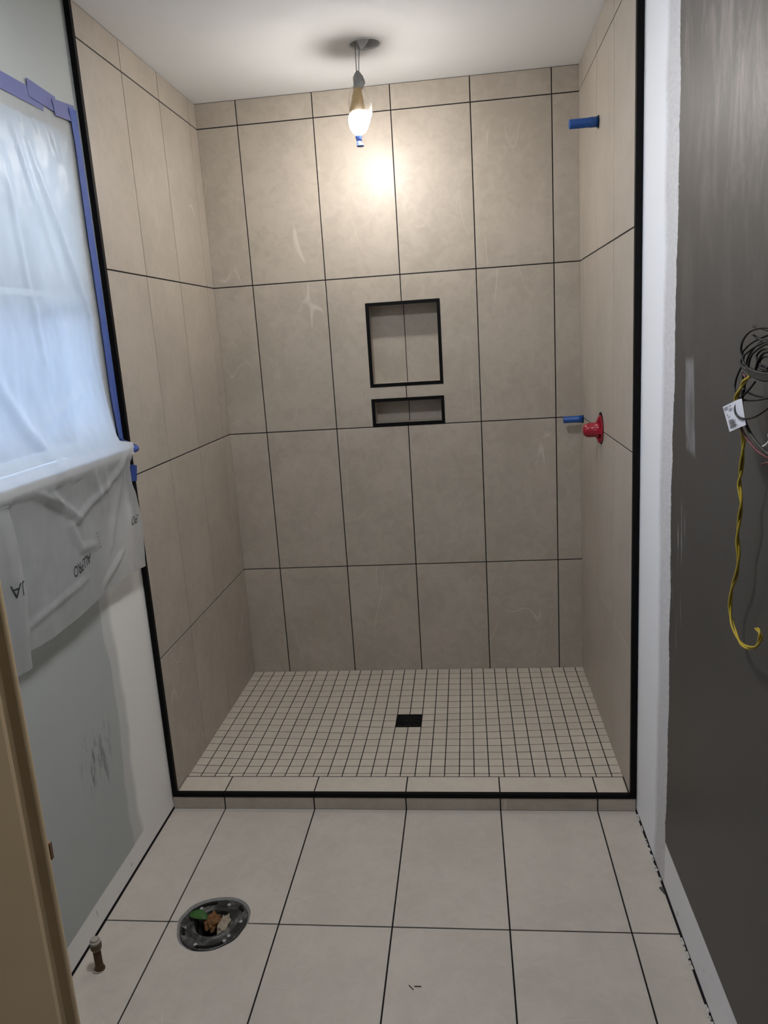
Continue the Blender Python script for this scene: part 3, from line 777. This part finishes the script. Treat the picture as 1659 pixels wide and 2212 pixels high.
# ---- added fill lamp, out of view, to brighten the dark lower half
M_FILL = emit_material('fill_lamp_glow', (0.95, 0.97, 1.0), FILL_LAMP_STRENGTH)
rl = thing('added_fill_lamp', (0.74, -1.85, ZC), 'round fill lamp added out of view on the bathroom ceiling', 'fill lamp')
mesh('fill_lamp_base', *lathe_data([(.17, 0), (.17, -.014), (.160, -.018), (.156, -.018)], (0.74, -1.85, ZC - .0005), (0, 0, 1), 48), M_SPRING, rl, True)
mesh('fill_lamp_dome', *lathe_data([(.156, -.014), (.150, -.017), (.12, -.020), (.06, -.022), (.00001, -.0225)], (0.74, -1.85, ZC), (0, 0, 1), 48), M_FILL, rl, True)

# ---- work bulb hanging on two wires, wrapped in a plastic bag
def bax(z): return Vector((.6925 + (z - 2.146) * .05, -.415, z))
lb = thing('hanging_bulb', tuple(bax(2.146)), 'lit bulb in a clear plastic bag hanging on two wires from the ceiling can', 'light bulb')
for dx in (-.0055, .0045):
    pts = spline([bax(2.372) + Vector((dx * .8, 0, 0)), bax(2.41) + Vector((dx, 0, 0)), bax(2.448) + Vector((dx * 1.3, -.002, 0)), Vector((.705 + dx, -.42, 2.50)), Vector((.712 + dx, -.425, 2.557))], 6)
    mesh('wire', *tube_data(pts, .0016, 8), M_GREYP, lb, True)
def blob(name, levels, mat, wr, n=48, seed=0.0, cap=True, amp=.12):
    """levels: (z, dx, radius) rings about the axis with wrinkles"""
    zs = levels; vs, fs = [], []
    fine = []
    for i in range(len(zs) - 1):
        for k in range(4):
            t = k / 4; t2 = t * t * (3 - 2 * t)
            fine.append(tuple(zs[i][q] + (zs[i + 1][q] - zs[i][q]) * (t if q == 0 else t2) for q in range(3)))
    fine.append(zs[-1])
    for (z, dx, r) in fine:
        c = bax(z) + Vector((dx, 0, 0))
        for k in range(n):
            th = 2 * math.pi * k / n
            w = 1 + amp * noise.noise(Vector((math.cos(th) * wr, math.sin(th) * wr, z * 22 + seed))) + amp * .5 * noise.noise(Vector((math.cos(th) * wr * 2.6, math.sin(th) * wr * 2.6, z * 60 + seed)))
            vs.append(c + Vector((math.cos(th), math.sin(th), 0)) * r * w)
    m = len(fine)
    fs = [(j * n + k, j * n + (k + 1) % n, (j + 1) * n + (k + 1) % n, (j + 1) * n + k) for j in range(m - 1) for k in range(n)]
    if cap: fs += [tuple(range(n)), tuple(range((m - 1) * n, m * n))]
    return mesh(name, vs, fs, mat, lb, True)
blob('wrapped_socket', [(2.380, -.001, .004), (2.372, -.001, .0105), (2.362, .001, .0165), (2.352, .003, .0185), (2.342, .003, .019), (2.333, .001, .0165), (2.326, -.001, .016)], M_GREYP, 1.6, 32, 3.0, amp=.28)
blob('bulb_collar', [(2.327, -.002, .0140), (2.316, -.003, .0150), (2.300, -.003, .0185), (2.280, -.003, .0220), (2.262, -.003, .0275), (2.250, -.002, .0308), (2.243, -.002, .0314)], M_COLLAR, 1.2, 32, 1.0, amp=.05)
gz = 2.2485
mesh('bulb_globe', *lathe_data([(.0270, -.003), (.0282, -.010), (.0285, -.016), (.0278, -.028), (.0248, -.040), (.0192, -.050), (.0105, -.0565), (.00001, -.0585)], tuple(bax(gz) + Vector((-.002, 0, 0))), (0, 0, 1), 40), M_BULB, lb, True)
blob('bag_top', [(2.336, 0, .0185), (2.322, -.001, .0245), (2.309, 0, .029), (2.290, .004, .0345), (2.278, .006, .038), (2.262, .005, .0375), (2.252, .0045, .037)], M_BAGTOP, 2.2, 64, 7.0, cap=False, amp=.16)
blob('plastic_bag', [(2.252, .0045, .037), (2.247, .004, .037), (2.226, .002, .035), (2.208, .002, .031), (2.194, .002, .023), (2.186, .001, .0135), (2.182, 0, .0100)], M_BAG, 2.2, 64, 7.0, cap=False, amp=.16)
blob('tape_twist', [(2.187, 0, .0085), (2.180, -.001, .0115), (2.170, 0, .0100), (2.163, 0, .0085), (2.152, .004, .0115), (2.147, .005, .0130)], M_TAPE, 1.8, 24, 11.0, amp=.25)

# ---- plastic sheet over the window
SILLX = 0.049
RIDGES = [(-1.30, 2.03, -1.13, 1.62, .010, .012), (-1.36, 2.05, -1.24, 1.70, .007, .010), (-1.13, 1.62, -1.10, 1.30, .007, .012), (-1.42, 1.98, -1.40, 1.50, .006, .012),
          (-1.42, 1.62, -1.12, 1.66, .006, .022), (-1.55, 1.33, -1.20, 1.42, .006, .02), (-1.50, 1.95, -1.62, 1.45, .008, .02), (-1.60, 1.45, -1.48, 1.24, .010, .02),
          (-1.20, 2.10, -1.16, 2.02, .006, .010), (-1.27, 2.11, -1.24, 2.06, .005, .007), (-1.33, 2.12, -1.31, 2.05, .004, .006), (-1.10, 2.10, -1.11, 2.04, .005, .007),
          (-1.62, 1.22, -1.50, 1.165, .012, .010), (-1.50, 1.165, -1.42, 1.11, .010, .010), (-1.56, 1.23, -1.51, 1.17, .010, .008), (-1.46, 1.10, -1.20, 1.18, .008, .008),
          (-1.20, 1.18, -1.11, 1.235, .008, .010), (-1.46, 1.10, -1.42, 1.03, .007, .010), (-1.42, 1.03, -1.34, 1.02, .006, .012), (-1.31, .90, -1.18, .96, .009, .008),
          (-1.33, 1.225, -1.29, 1.11, .006, .012), (-1.27, 1.225, -1.26, 1.10, .006, .010), (-1.72, 0.92, -1.40, .945, .006, .007), (-1.16, 1.20, -1.25, .99, .008, .014), (-1.11, 1.2, -1.13, .9, .006, .015), (-1.08, 1.2, -1.085, .9, .005, .012)]
def ridge(y, z):
    h = 0
    for (y0, z0, y1, z1, a, w) in RIDGES:
        dy, dz = y1 - y0, z1 - z0; L2 = dy * dy + dz * dz
        t = max(0, min(1, ((y - y0) * dy + (z - z0) * dz) / L2))
        d2 = (y - y0 - t * dy) ** 2 + (z - z0 - t * dz) ** 2
        h += a * math.exp(-d2 / (w * w)) * (0.35 + 0.65 * math.sin(math.pi * (0.1 + .8 * t)))
    return h
def sheet_x(y, z):
    top = -0.0135
    if z > 1.242:
        s_ = max(0.0, min(1.0, (z - 1.242) / 0.22))
        base = SILLX + (-0.004 - SILLX) * (1 - (1 - s_) ** 2.2)
        base += (top + .004) * max(0, (z - 1.46) / .70)
    else:
        s_ = (1.242 - z) / 0.37
        base = SILLX - 0.030 * min(1, s_) ** 0.8
    side = min(1.0, max(0.0, (-1.056 - y) / 0.075))          # taped flat at the side
    if z > 1.26: base = top + (base - top) * (0.15 + .85 * side)
    topf = min(1.0, max(0.0, (2.135 - z) / 0.05))
    amp = (0.25 + .75 * side) * (0.25 + .75 * topf)
    q = Vector((y * 5.0, z * 3.0, 1.7)); q2 = Vector((y * 16, z * 9, 5.1))
    w = .007 * noise.noise(q) + .0035 * noise.noise(q2) + .0012 * noise.noise(Vector((y * 45, z * 28, 2.2))) + ridge(y, z)
    if abs(z - 1.24) < .05: w *= .35 + .65 * abs(z - 1.24) / .05
    x = base + w * amp
    lim = -0.0142 if not (WY0 < y < WY1 and 1.25 < z < WZ1) else -.05
    if z < 1.30 and y < -1.06 and 1.21 < z: lim = max(lim, SILLX - .001 if z < 1.245 else lim)
    return max(x, lim)
def hem(y): return 0.868 + .010 * math.sin(y * 9) + .012 * max(0, (-1.60 - y)) * 4
EDGE = [(0.84, -1.040), (0.95, -1.040), (1.03, -1.046), (1.09, -1.070), (1.14, -1.100), (1.185, -1.112), (1.225, -1.088), (1.245, -1.066), (1.29, -1.054), (1.35, -1.048), (2.2, -1.048)]
def sheet_edge(z):
    for (z0, a), (z1, b) in zip(EDGE, EDGE[1:]):
        if z0 <= z <= z1:
            t = (z - z0) / (z1 - z0); return a + (b - a) * t
    return -1.048
NY, NZ = 165, 175
YA, YB = -1.048, -2.43
vs, fs = [], []
for j in range(NZ + 1):
    for i in range(NY + 1):
        zt = 2.145; zb = hem(YA + (YB - YA) * i / NY)
        z = zt + (zb - zt) * j / NZ
        ya = sheet_edge(z); y = ya + (YB - ya) * i / NY
        vs.append((sheet_x(y, z), y, z))
fs = [(j * (NY + 1) + i, j * (NY + 1) + i + 1, (j + 1) * (NY + 1) + i + 1, (j + 1) * (NY + 1) + i) for j in range(NZ) for i in range(NY)]
ps = thing('plastic_sheet', (0.0, -1.5, 0.86), 'milky plastic sheet taped over the window and hanging below the sill', 'plastic sheet')
mesh('sheet', vs, fs, M_SHEET, ps, True)
# overlapping loose flap nearer to the door
vs, fs = [], []; n1, n2 = 50, 60
def flap_x(y, z): return sheet_x(y, z) + .012 + .006 * noise.noise(Vector((y * 7, z * 6, 8.8))) + .010 * math.exp(-((y + 1.735) / .02) ** 2)
def flap_edge(z): return -1.725 + .022 * math.sin((z - .86) * 13) + .012 * noise.noise(Vector((z * 8, 0, 4)))
for j in range(n2 + 1):
    z = 1.215 + (.842 - 1.215) * j / n2
    for i in range(n1 + 1):
        y = flap_edge(z) + (-2.43 - flap_edge(z)) * i / n1
        vs.append((flap_x(y, max(z, .87)), y, z))
fs = [(j * (n1 + 1) + i, j * (n1 + 1) + i + 1, (j + 1) * (n1 + 1) + i + 1, (j + 1) * (n1 + 1) + i) for j in range(n2) for i in range(n1)]
mesh('loose_flap', vs, fs, M_SHEET, ps, True)
# print on the plastic
def text_on(body, cy, cz, size, ang, flipv, fx, name='print', mat=M_INK, sxx=1.0, shear=0.0):
    cu = bpy.data.curves.new(name, 'FONT'); cu.body = body; cu.size = size; cu.align_x = 'CENTER'; cu.align_y = 'CENTER'; cu.shear = shear
    to = bpy.data.objects.new(name, cu); COL.objects.link(to)
    bpy.context.view_layer.update()
    me = bpy.data.meshes.new_from_object(to.evaluated_get(bpy.context.evaluated_depsgraph_get()))
    bm = bmesh.new(); bm.from_mesh(me)
    vs = []; ca, sa = math.cos(ang), math.sin(ang)
    for v in bm.verts:
        u, w = v.co.x * sxx, v.co.y * (-1 if flipv else 1)
        yy, zz = cy + u * ca - w * sa, cz + u * sa + w * ca
        vs.append((fx(yy, zz) + .0014, yy, zz))
    fs = [tuple(v.index for v in f.verts) for f in bm.faces]
    bm.free(); bpy.data.objects.remove(to); bpy.data.curves.remove(cu); bpy.data.meshes.remove(me)
    return vs, fs
mesh('print', *text_on('ALLPRO', -1.423, .990, .040, math.radians(180 + 10), False, sheet_x, sxx=.62, shear=.25), M_INK, ps)
mesh('print', *text_on('LPRO', -1.100, 1.031, .036, math.radians(180 - 4), False, sheet_x, sxx=.62, shear=.2), M_INK, ps)
mesh('print', *text_on('AL', -1.738, 1.029, .044, 0.0, True, flap_x, sxx=.9), M_INK, ps)
mb = MB()
for k in range(5):
    y = -1.330 + .0055 * k * 0; z = 1.045 - .010 * k
    mb.add([(sheet_x(-1.334, z) + .0012, -1.334 + .002 * k, z), (sheet_x(-1.322, z) + .0012, -1.322 + .002 * k, z + .002), (sheet_x(-1.322, z) + .0012, -1.322 + .002 * k, z + .0045), (sheet_x(-1.334, z) + .0012, -1.334 + .002 * k, z + .0025)], [(0, 1, 2, 3)])
mb.build('small_print', M_INK2, ps)

# ---- painter's tape
def tape(poly, off, mat, label, name='tape_strip', bul=0.0):
    vs, fs = [], []; n = len(poly)
    front = [(max(XL + .0008, sheet_x(y, z) if y < -1.048 and z < 2.145 else XL + .0008) + off, y, z) for (y, z) in poly]
    back = [(p[0] - .0007, p[1], p[2]) for p in front]
    return props(mesh(name, front + back, [tuple(range(n)), tuple(range(2 * n - 1, n - 1, -1))] + [(i, (i + 1) % n, n + (i + 1) % n, n + i) for i in range(n)], mat), label, 'tape', 'blue tape around the window')
def strip(path, label, mat, off):
    """a band of tape from rows of (y_left, z_left, y_right, z_right)"""
    vs, fs = [], []
    for (a, b, c, d) in path:
        for k in range(5):
            y, z = a + (c - a) * k / 4, b + (d - b) * k / 4
            x = max(XL + .0010, sheet_x(y, z) if (y < -1.048 and z < 2.145) else XL) + off + .0008 * noise.noise(Vector((y * 30, z * 30, off * 900)))
            vs.append((x, y, z))
    m = len(path)
    fs = [(j * 5 + k, j * 5 + k + 1, (j + 1) * 5 + k + 1, (j + 1) * 5 + k) for j in range(m - 1) for k in range(4)]
    q = len(vs); vs += [(v[0] - .0006, v[1], v[2]) for v in vs]; fs += [tuple(q + i for i in f[::-1]) for f in fs]
    return props(mesh('tape_strip', vs, fs, mat, None, True), label, 'tape', 'blue tape around the window')
def lin(a, b, n): return [tuple(p + (q - p) * k / n for p, q in zip(a, b)) for k in range(n + 1)]
strip(lin((-2.42, 2.120, -2.42, 2.163), (-1.20, 2.120, -1.20, 2.161), 24), 'long faded blue tape strip along the top of the plastic sheet', M_TAPE_PALE, .0018)
strip(lin((-1.264, 2.136, -1.262, 2.179), (-1.128, 2.130, -1.128, 2.172), 10), 'short blue tape piece overlapping the top strip, raised at one end', M_TAPE_PALE, .0034)
strip(lin((-1.150, 2.122, -1.150, 2.163), (-1.036, 2.131, -1.030, 2.176), 8), 'short blue tape piece at the top corner of the plastic sheet', M_TAPE_PALE, .0050)
strip(lin((-1.066, 2.163, -1.024, 2.166), (-1.060, 1.245, -1.012, 1.243), 40), 'long vertical blue tape strip down the side of the window', M_TAPE, .0066)
tape([(-1.062, 1.185), (-1.036, 1.192), (-1.026, 1.139), (-1.047, 1.132), (-1.068, 1.140)], .003, M_TAPE, 'loose blue tape tail hanging below the end of the sill')
st = thing('taped_sill_end', (.02, -1.05, 1.222), 'end of the sill wrapped in blue tape with a white tip beside the shower trim', 'sill end')
# a short rounded bar of the sill horn
pth = [(0.036, -1.064, 1.2335), (0.036, -1.046, 1.2335)]
mesh('tape_wrap', *tube_data([(0.0370, -1.070, 1.233), (0.0370, -1.060, 1.233), (0.0370, -1.036, 1.233), (0.0370, -1.0335, 1.233)], [.012, .0118, .0112, .0095], 16), M_TAPE, st, True)
mesh('white_tip', *tube_data([(0.0370, -1.0336, 1.233), (0.0370, -1.0275, 1.233), (0.0370, -1.0255, 1.233)], [.0088, .0082, .006], 14), M_WHITE, st, True)

# ---- loose wiring hanging by the right wall
def wp(u, v, x): return at_x(u, v, x)
jb = thing('junction_box', (XR, -2.14, 1.38), 'grey electrical box on the right wall that the wires hang from', 'electrical box')
mb = MB(); mb.box(XR - .012, XR, -2.19, -2.185, 1.38, 1.48); mb.box(XR - .012, XR, -2.115, -2.11, 1.38, 1.48); mb.box(XR - .012, XR, -2.185, -2.115, 1.38, 1.385); mb.box(XR - .012, XR, -2.185, -2.115, 1.475, 1.48)
mb.build('box_rim', M_GREYP, jb); box('box_back', XR - .003, XR - .0005, -2.185, -2.115, 1.385, 1.475, M_DARKVOID, jb)
coil = thing('black_cable_coil', (1.45, -2.05, 1.36), 'tangled coil of thin black cable hanging on the charcoal wall', 'cable')
loopsdef = [
    [(1659, 708, 1.455), (1640, 709, 1.455), (1618, 718, 1.456), (1604, 738, 1.458), (1601, 760, 1.460), (1608, 785, 1.458), (1630, 800, 1.452), (1665, 808, 1.445), (1700, 800, 1.44), (1715, 760, 1.44), (1700, 720, 1.445), (1659, 708, 1.455)],
    [(1604, 760, 1.470), (1622, 742, 1.470), (1645, 730, 1.468), (1672, 722, 1.465), (1705, 735, 1.46), (1710, 775, 1.455), (1680, 805, 1.452), (1640, 812, 1.455), (1612, 800, 1.462), (1602, 780, 1.468), (1604, 760, 1.470)],
    [(1607, 768, 1.462), (1630, 750, 1.460), (1659, 738, 1.458), (1690, 745, 1.455), (1700, 780, 1.452), (1672, 812, 1.450), (1630, 810, 1.452), (1606, 790, 1.458), (1607, 768, 1.462)],
    [(1615, 800, 1.448), (1622, 770, 1.450), (1640, 752, 1.450), (1665, 742, 1.450), (1695, 760, 1.447), (1695, 800, 1.445), (1660, 822, 1.444), (1630, 815, 1.445), (1615, 800, 1.448)],
    [(1612, 790, 1.470), (1618, 768, 1.470), (1636, 745, 1.468), (1662, 735, 1.466), (1690, 770, 1.46), (1668, 800, 1.456), (1640, 792, 1.460), (1634, 770, 1.465), (1650, 755, 1.466), (1675, 765, 1.462), (1665, 795, 1.458), (1632, 802, 1.46), (1612, 790, 1.470)],
    [(1600, 795, 1.466), (1590, 820, 1.466), (1588, 845, 1.464), (1600, 862, 1.460), (1635, 864, 1.455), (1680, 852, 1.45), (1700, 825, 1.45), (1670, 805, 1.455), (1625, 800, 1.462)],
    [(1604, 805, 1.470), (1608, 838, 1.470), (1625, 852, 1.466), (1655, 858, 1.460), (1690, 850, 1.455)],
    [(1631, 825, 1.456), (1615, 845, 1.455), (1598, 862, 1.452), (1588, 880, 1.448), (1590, 895, 1.446), (1603, 904, 1.446), (1625, 902, 1.446), (1645, 892, 1.446), (1668, 874, 1.448), (1690, 850, 1.45)],
    [(1632, 800, 1.446), (1640, 775, 1.446), (1655, 760, 1.446), (1680, 765, 1.446), (1685, 795, 1.446), (1659, 815, 1.445), (1625, 806, 1.446), (1602, 790, 1.450), (1600, 778, 1.452)],
    [(1659, 795, 1.452), (1640, 785, 1.452), (1652, 770, 1.453), (1675, 775, 1.452)],
    [(1627, 704, 1.464), (1640, 708, 1.464), (1665, 716, 1.462), (1690, 730, 1.46)],
    [(1628, 724, 1.462), (1642, 733, 1.462), (1662, 740, 1.46), (1690, 748, 1.456)],
]
for k, L in enumerate(loopsdef):
    cw = mesh('cable_loop', *tube_data(spline([wp(*p) for p in L], 8), .00175 if k not in (8,) else .0022, 7), M_BLACKW, coil, True)
# flat bundle at the foot of the coil
for k in range(5):
    pts = [wp(1611 + 1.5 * k, 793 + 3 * k, 1.444), wp(1630, 802 + 3.2 * k, 1.442), wp(1662, 808 + 3.4 * k, 1.441), wp(1700, 800 + 3 * k, 1.441)]
    mesh('cable_loop', *tube_data(spline(pts, 6), .0021, 7), M_BLACKW, coil, True)
yw = thing('yellow_wire', (1.46, -1.9, .955), 'twisted yellow wire hanging down the charcoal wall and curling at its end', 'wire')
YP = [(1619, 812, 1.452), (1608, 824, 1.454), (1598, 842, 1.457), (1590, 862, 1.459), (1592, 890, 1.460), (1600, 920, 1.462), (1606, 945, 1.464), (1604, 980, 1.466), (1600, 1020, 1.468), (1597, 1045, 1.469), (1601, 1085, 1.470), (1598, 1115, 1.472), (1593, 1160, 1.474),
      (1595, 1200, 1.476), (1591, 1240, 1.478), (1581, 1270, 1.479), (1577, 1310, 1.480), (1580, 1340, 1.480), (1590, 1370, 1.479), (1603, 1392, 1.477), (1618, 1399, 1.475), (1633, 1396, 1.474), (1642, 1380, 1.473), (1641, 1366, 1.473), (1634, 1357, 1.473)]
cen = spline([wp(*p) for p in YP], 10)
for sgn in (0, 1):
    pts = []
    for i, p in enumerate(cen):
        a = i * .19 + math.pi * sgn; d = (cen[min(i + 1, len(cen) - 1)] - cen[max(i - 1, 0)]).normalized()
        n1_ = d.cross(Vector((1, 0, 0))).normalized(); n2_ = d.cross(n1_)
        pts.append(p + (n1_ * math.cos(a) + n2_ * math.sin(a)) * .0017)
    mesh('strand', *tube_data(pts, [.0021 if i < len(pts) - 12 else .0016 for i in range(len(pts))], 8), M_YELLOW, yw, True)
bt = [];
pts = [p + Vector((-.0002, 0, 0)) for p in cen]
mesh('tracer_strand', *tube_data([p + (Vector((0, math.cos(i * .19 + 1.57), math.sin(i * .19) * .2)) * .0030 + Vector((-.0004, 0, 0))) for i, p in enumerate(cen[:-25])], .0007, 5), M_BLACKW, yw, True)
def single_wire(name, pts, r, mat, label):
    return props(mesh(name, *tube_data(spline([wp(*p) for p in pts], 10), r, 8), mat, None, True), label, 'wire')
single_wire('red_wire', [(1606, 808, 1.458), (1610, 818, 1.458), (1606, 850, 1.460), (1598, 890, 1.462), (1601, 922, 1.461), (1612, 945, 1.458), (1630, 968, 1.455), (1650, 984, 1.452), (1690, 1002, 1.45)], .0020, M_REDW, 'thin dark red wire leaving the bottom of the white tag')
single_wire('red_wire', [(1645, 1004, 1.452), (1652, 1001, 1.452), (1665, 1000, 1.452), (1700, 1004, 1.452)], .0018, M_REDW, 'short loose dark red wire end at the right edge below the tag')
single_wire('grey_wire', [(1606, 840, 1.452), (1602, 870, 1.455), (1606, 900, 1.458), (1613, 920, 1.458), (1625, 943, 1.456), (1640, 962, 1.453), (1659, 980, 1.45), (1695, 1000, 1.45)], .0026, M_GREYW, 'dark grey wire curving right from behind the white tag')
single_wire('bare_wire', [(1648, 964, 1.448), (1655, 960, 1.448), (1662, 950, 1.448), (1662, 935, 1.448), (1690, 920, 1.448)], .0014, M_SPRING, 'short bare wire end at the right edge beside the tag')
tg = thing('wire_tag', tuple(wp(1590, 930, 1.450)), 'white printed tag with barcode folded round the wires', 'tag')
TGQ = [(1561, 879, 1.452), (1594, 863, 1.447), (1602, 861, 1.447), (1611, 918, 1.447), (1598, 923, 1.447), (1576, 933, 1.451)]
tv = [wp(*p) for p in TGQ]
vs = tv + [p + Vector((.0006, .0002, 0)) for p in tv]
mesh('paper', vs, [(0, 1, 2, 3, 4, 5), (11, 10, 9, 8, 7, 6)] + [(i, (i + 1) % 6, 6 + (i + 1) % 6, 6 + i) for i in range(6)], M_TAG, tg)
def on_tag(a, b):
    """a across, b down, both 0..1 on the printed face"""
    p = tv[0].lerp(tv[1], a); q = tv[5].lerp(tv[4], a)
    return p.lerp(q, b) + Vector((-.0008, -.0003, 0))
mb = MB()
for k in range(9):
    b0 = .60 + k * .036
    a1 = .52 + .25 * ((k * 7) % 5) / 5 + .15 * (k / 9)
    w = .016 if k % 3 else .024
    mb.add([on_tag(.18, b0), on_tag(a1, b0), on_tag(a1, b0 + w), on_tag(.18, b0 + w)], [(0, 1, 2, 3)])
mb.build('barcode', M_INK, tg)
mb = MB()
for (b0, a0, a1) in ((.07, .06, .34), (.11, .06, .36), (.155, .06, .30), (.07, .42, .55), (.19, .38, .62), (.235, .36, .58), (.28, .10, .14), (.36, .16, .24), (.40, .16, .22), (.44, .30, .38), (.49, .22, .30)):
    mb.add([on_tag(a0, b0), on_tag(a1, b0), on_tag(a1, b0 + .024), on_tag(a0, b0 + .024)], [(0, 1, 2, 3)])
mb.build('small_print', M_INK2, tg)
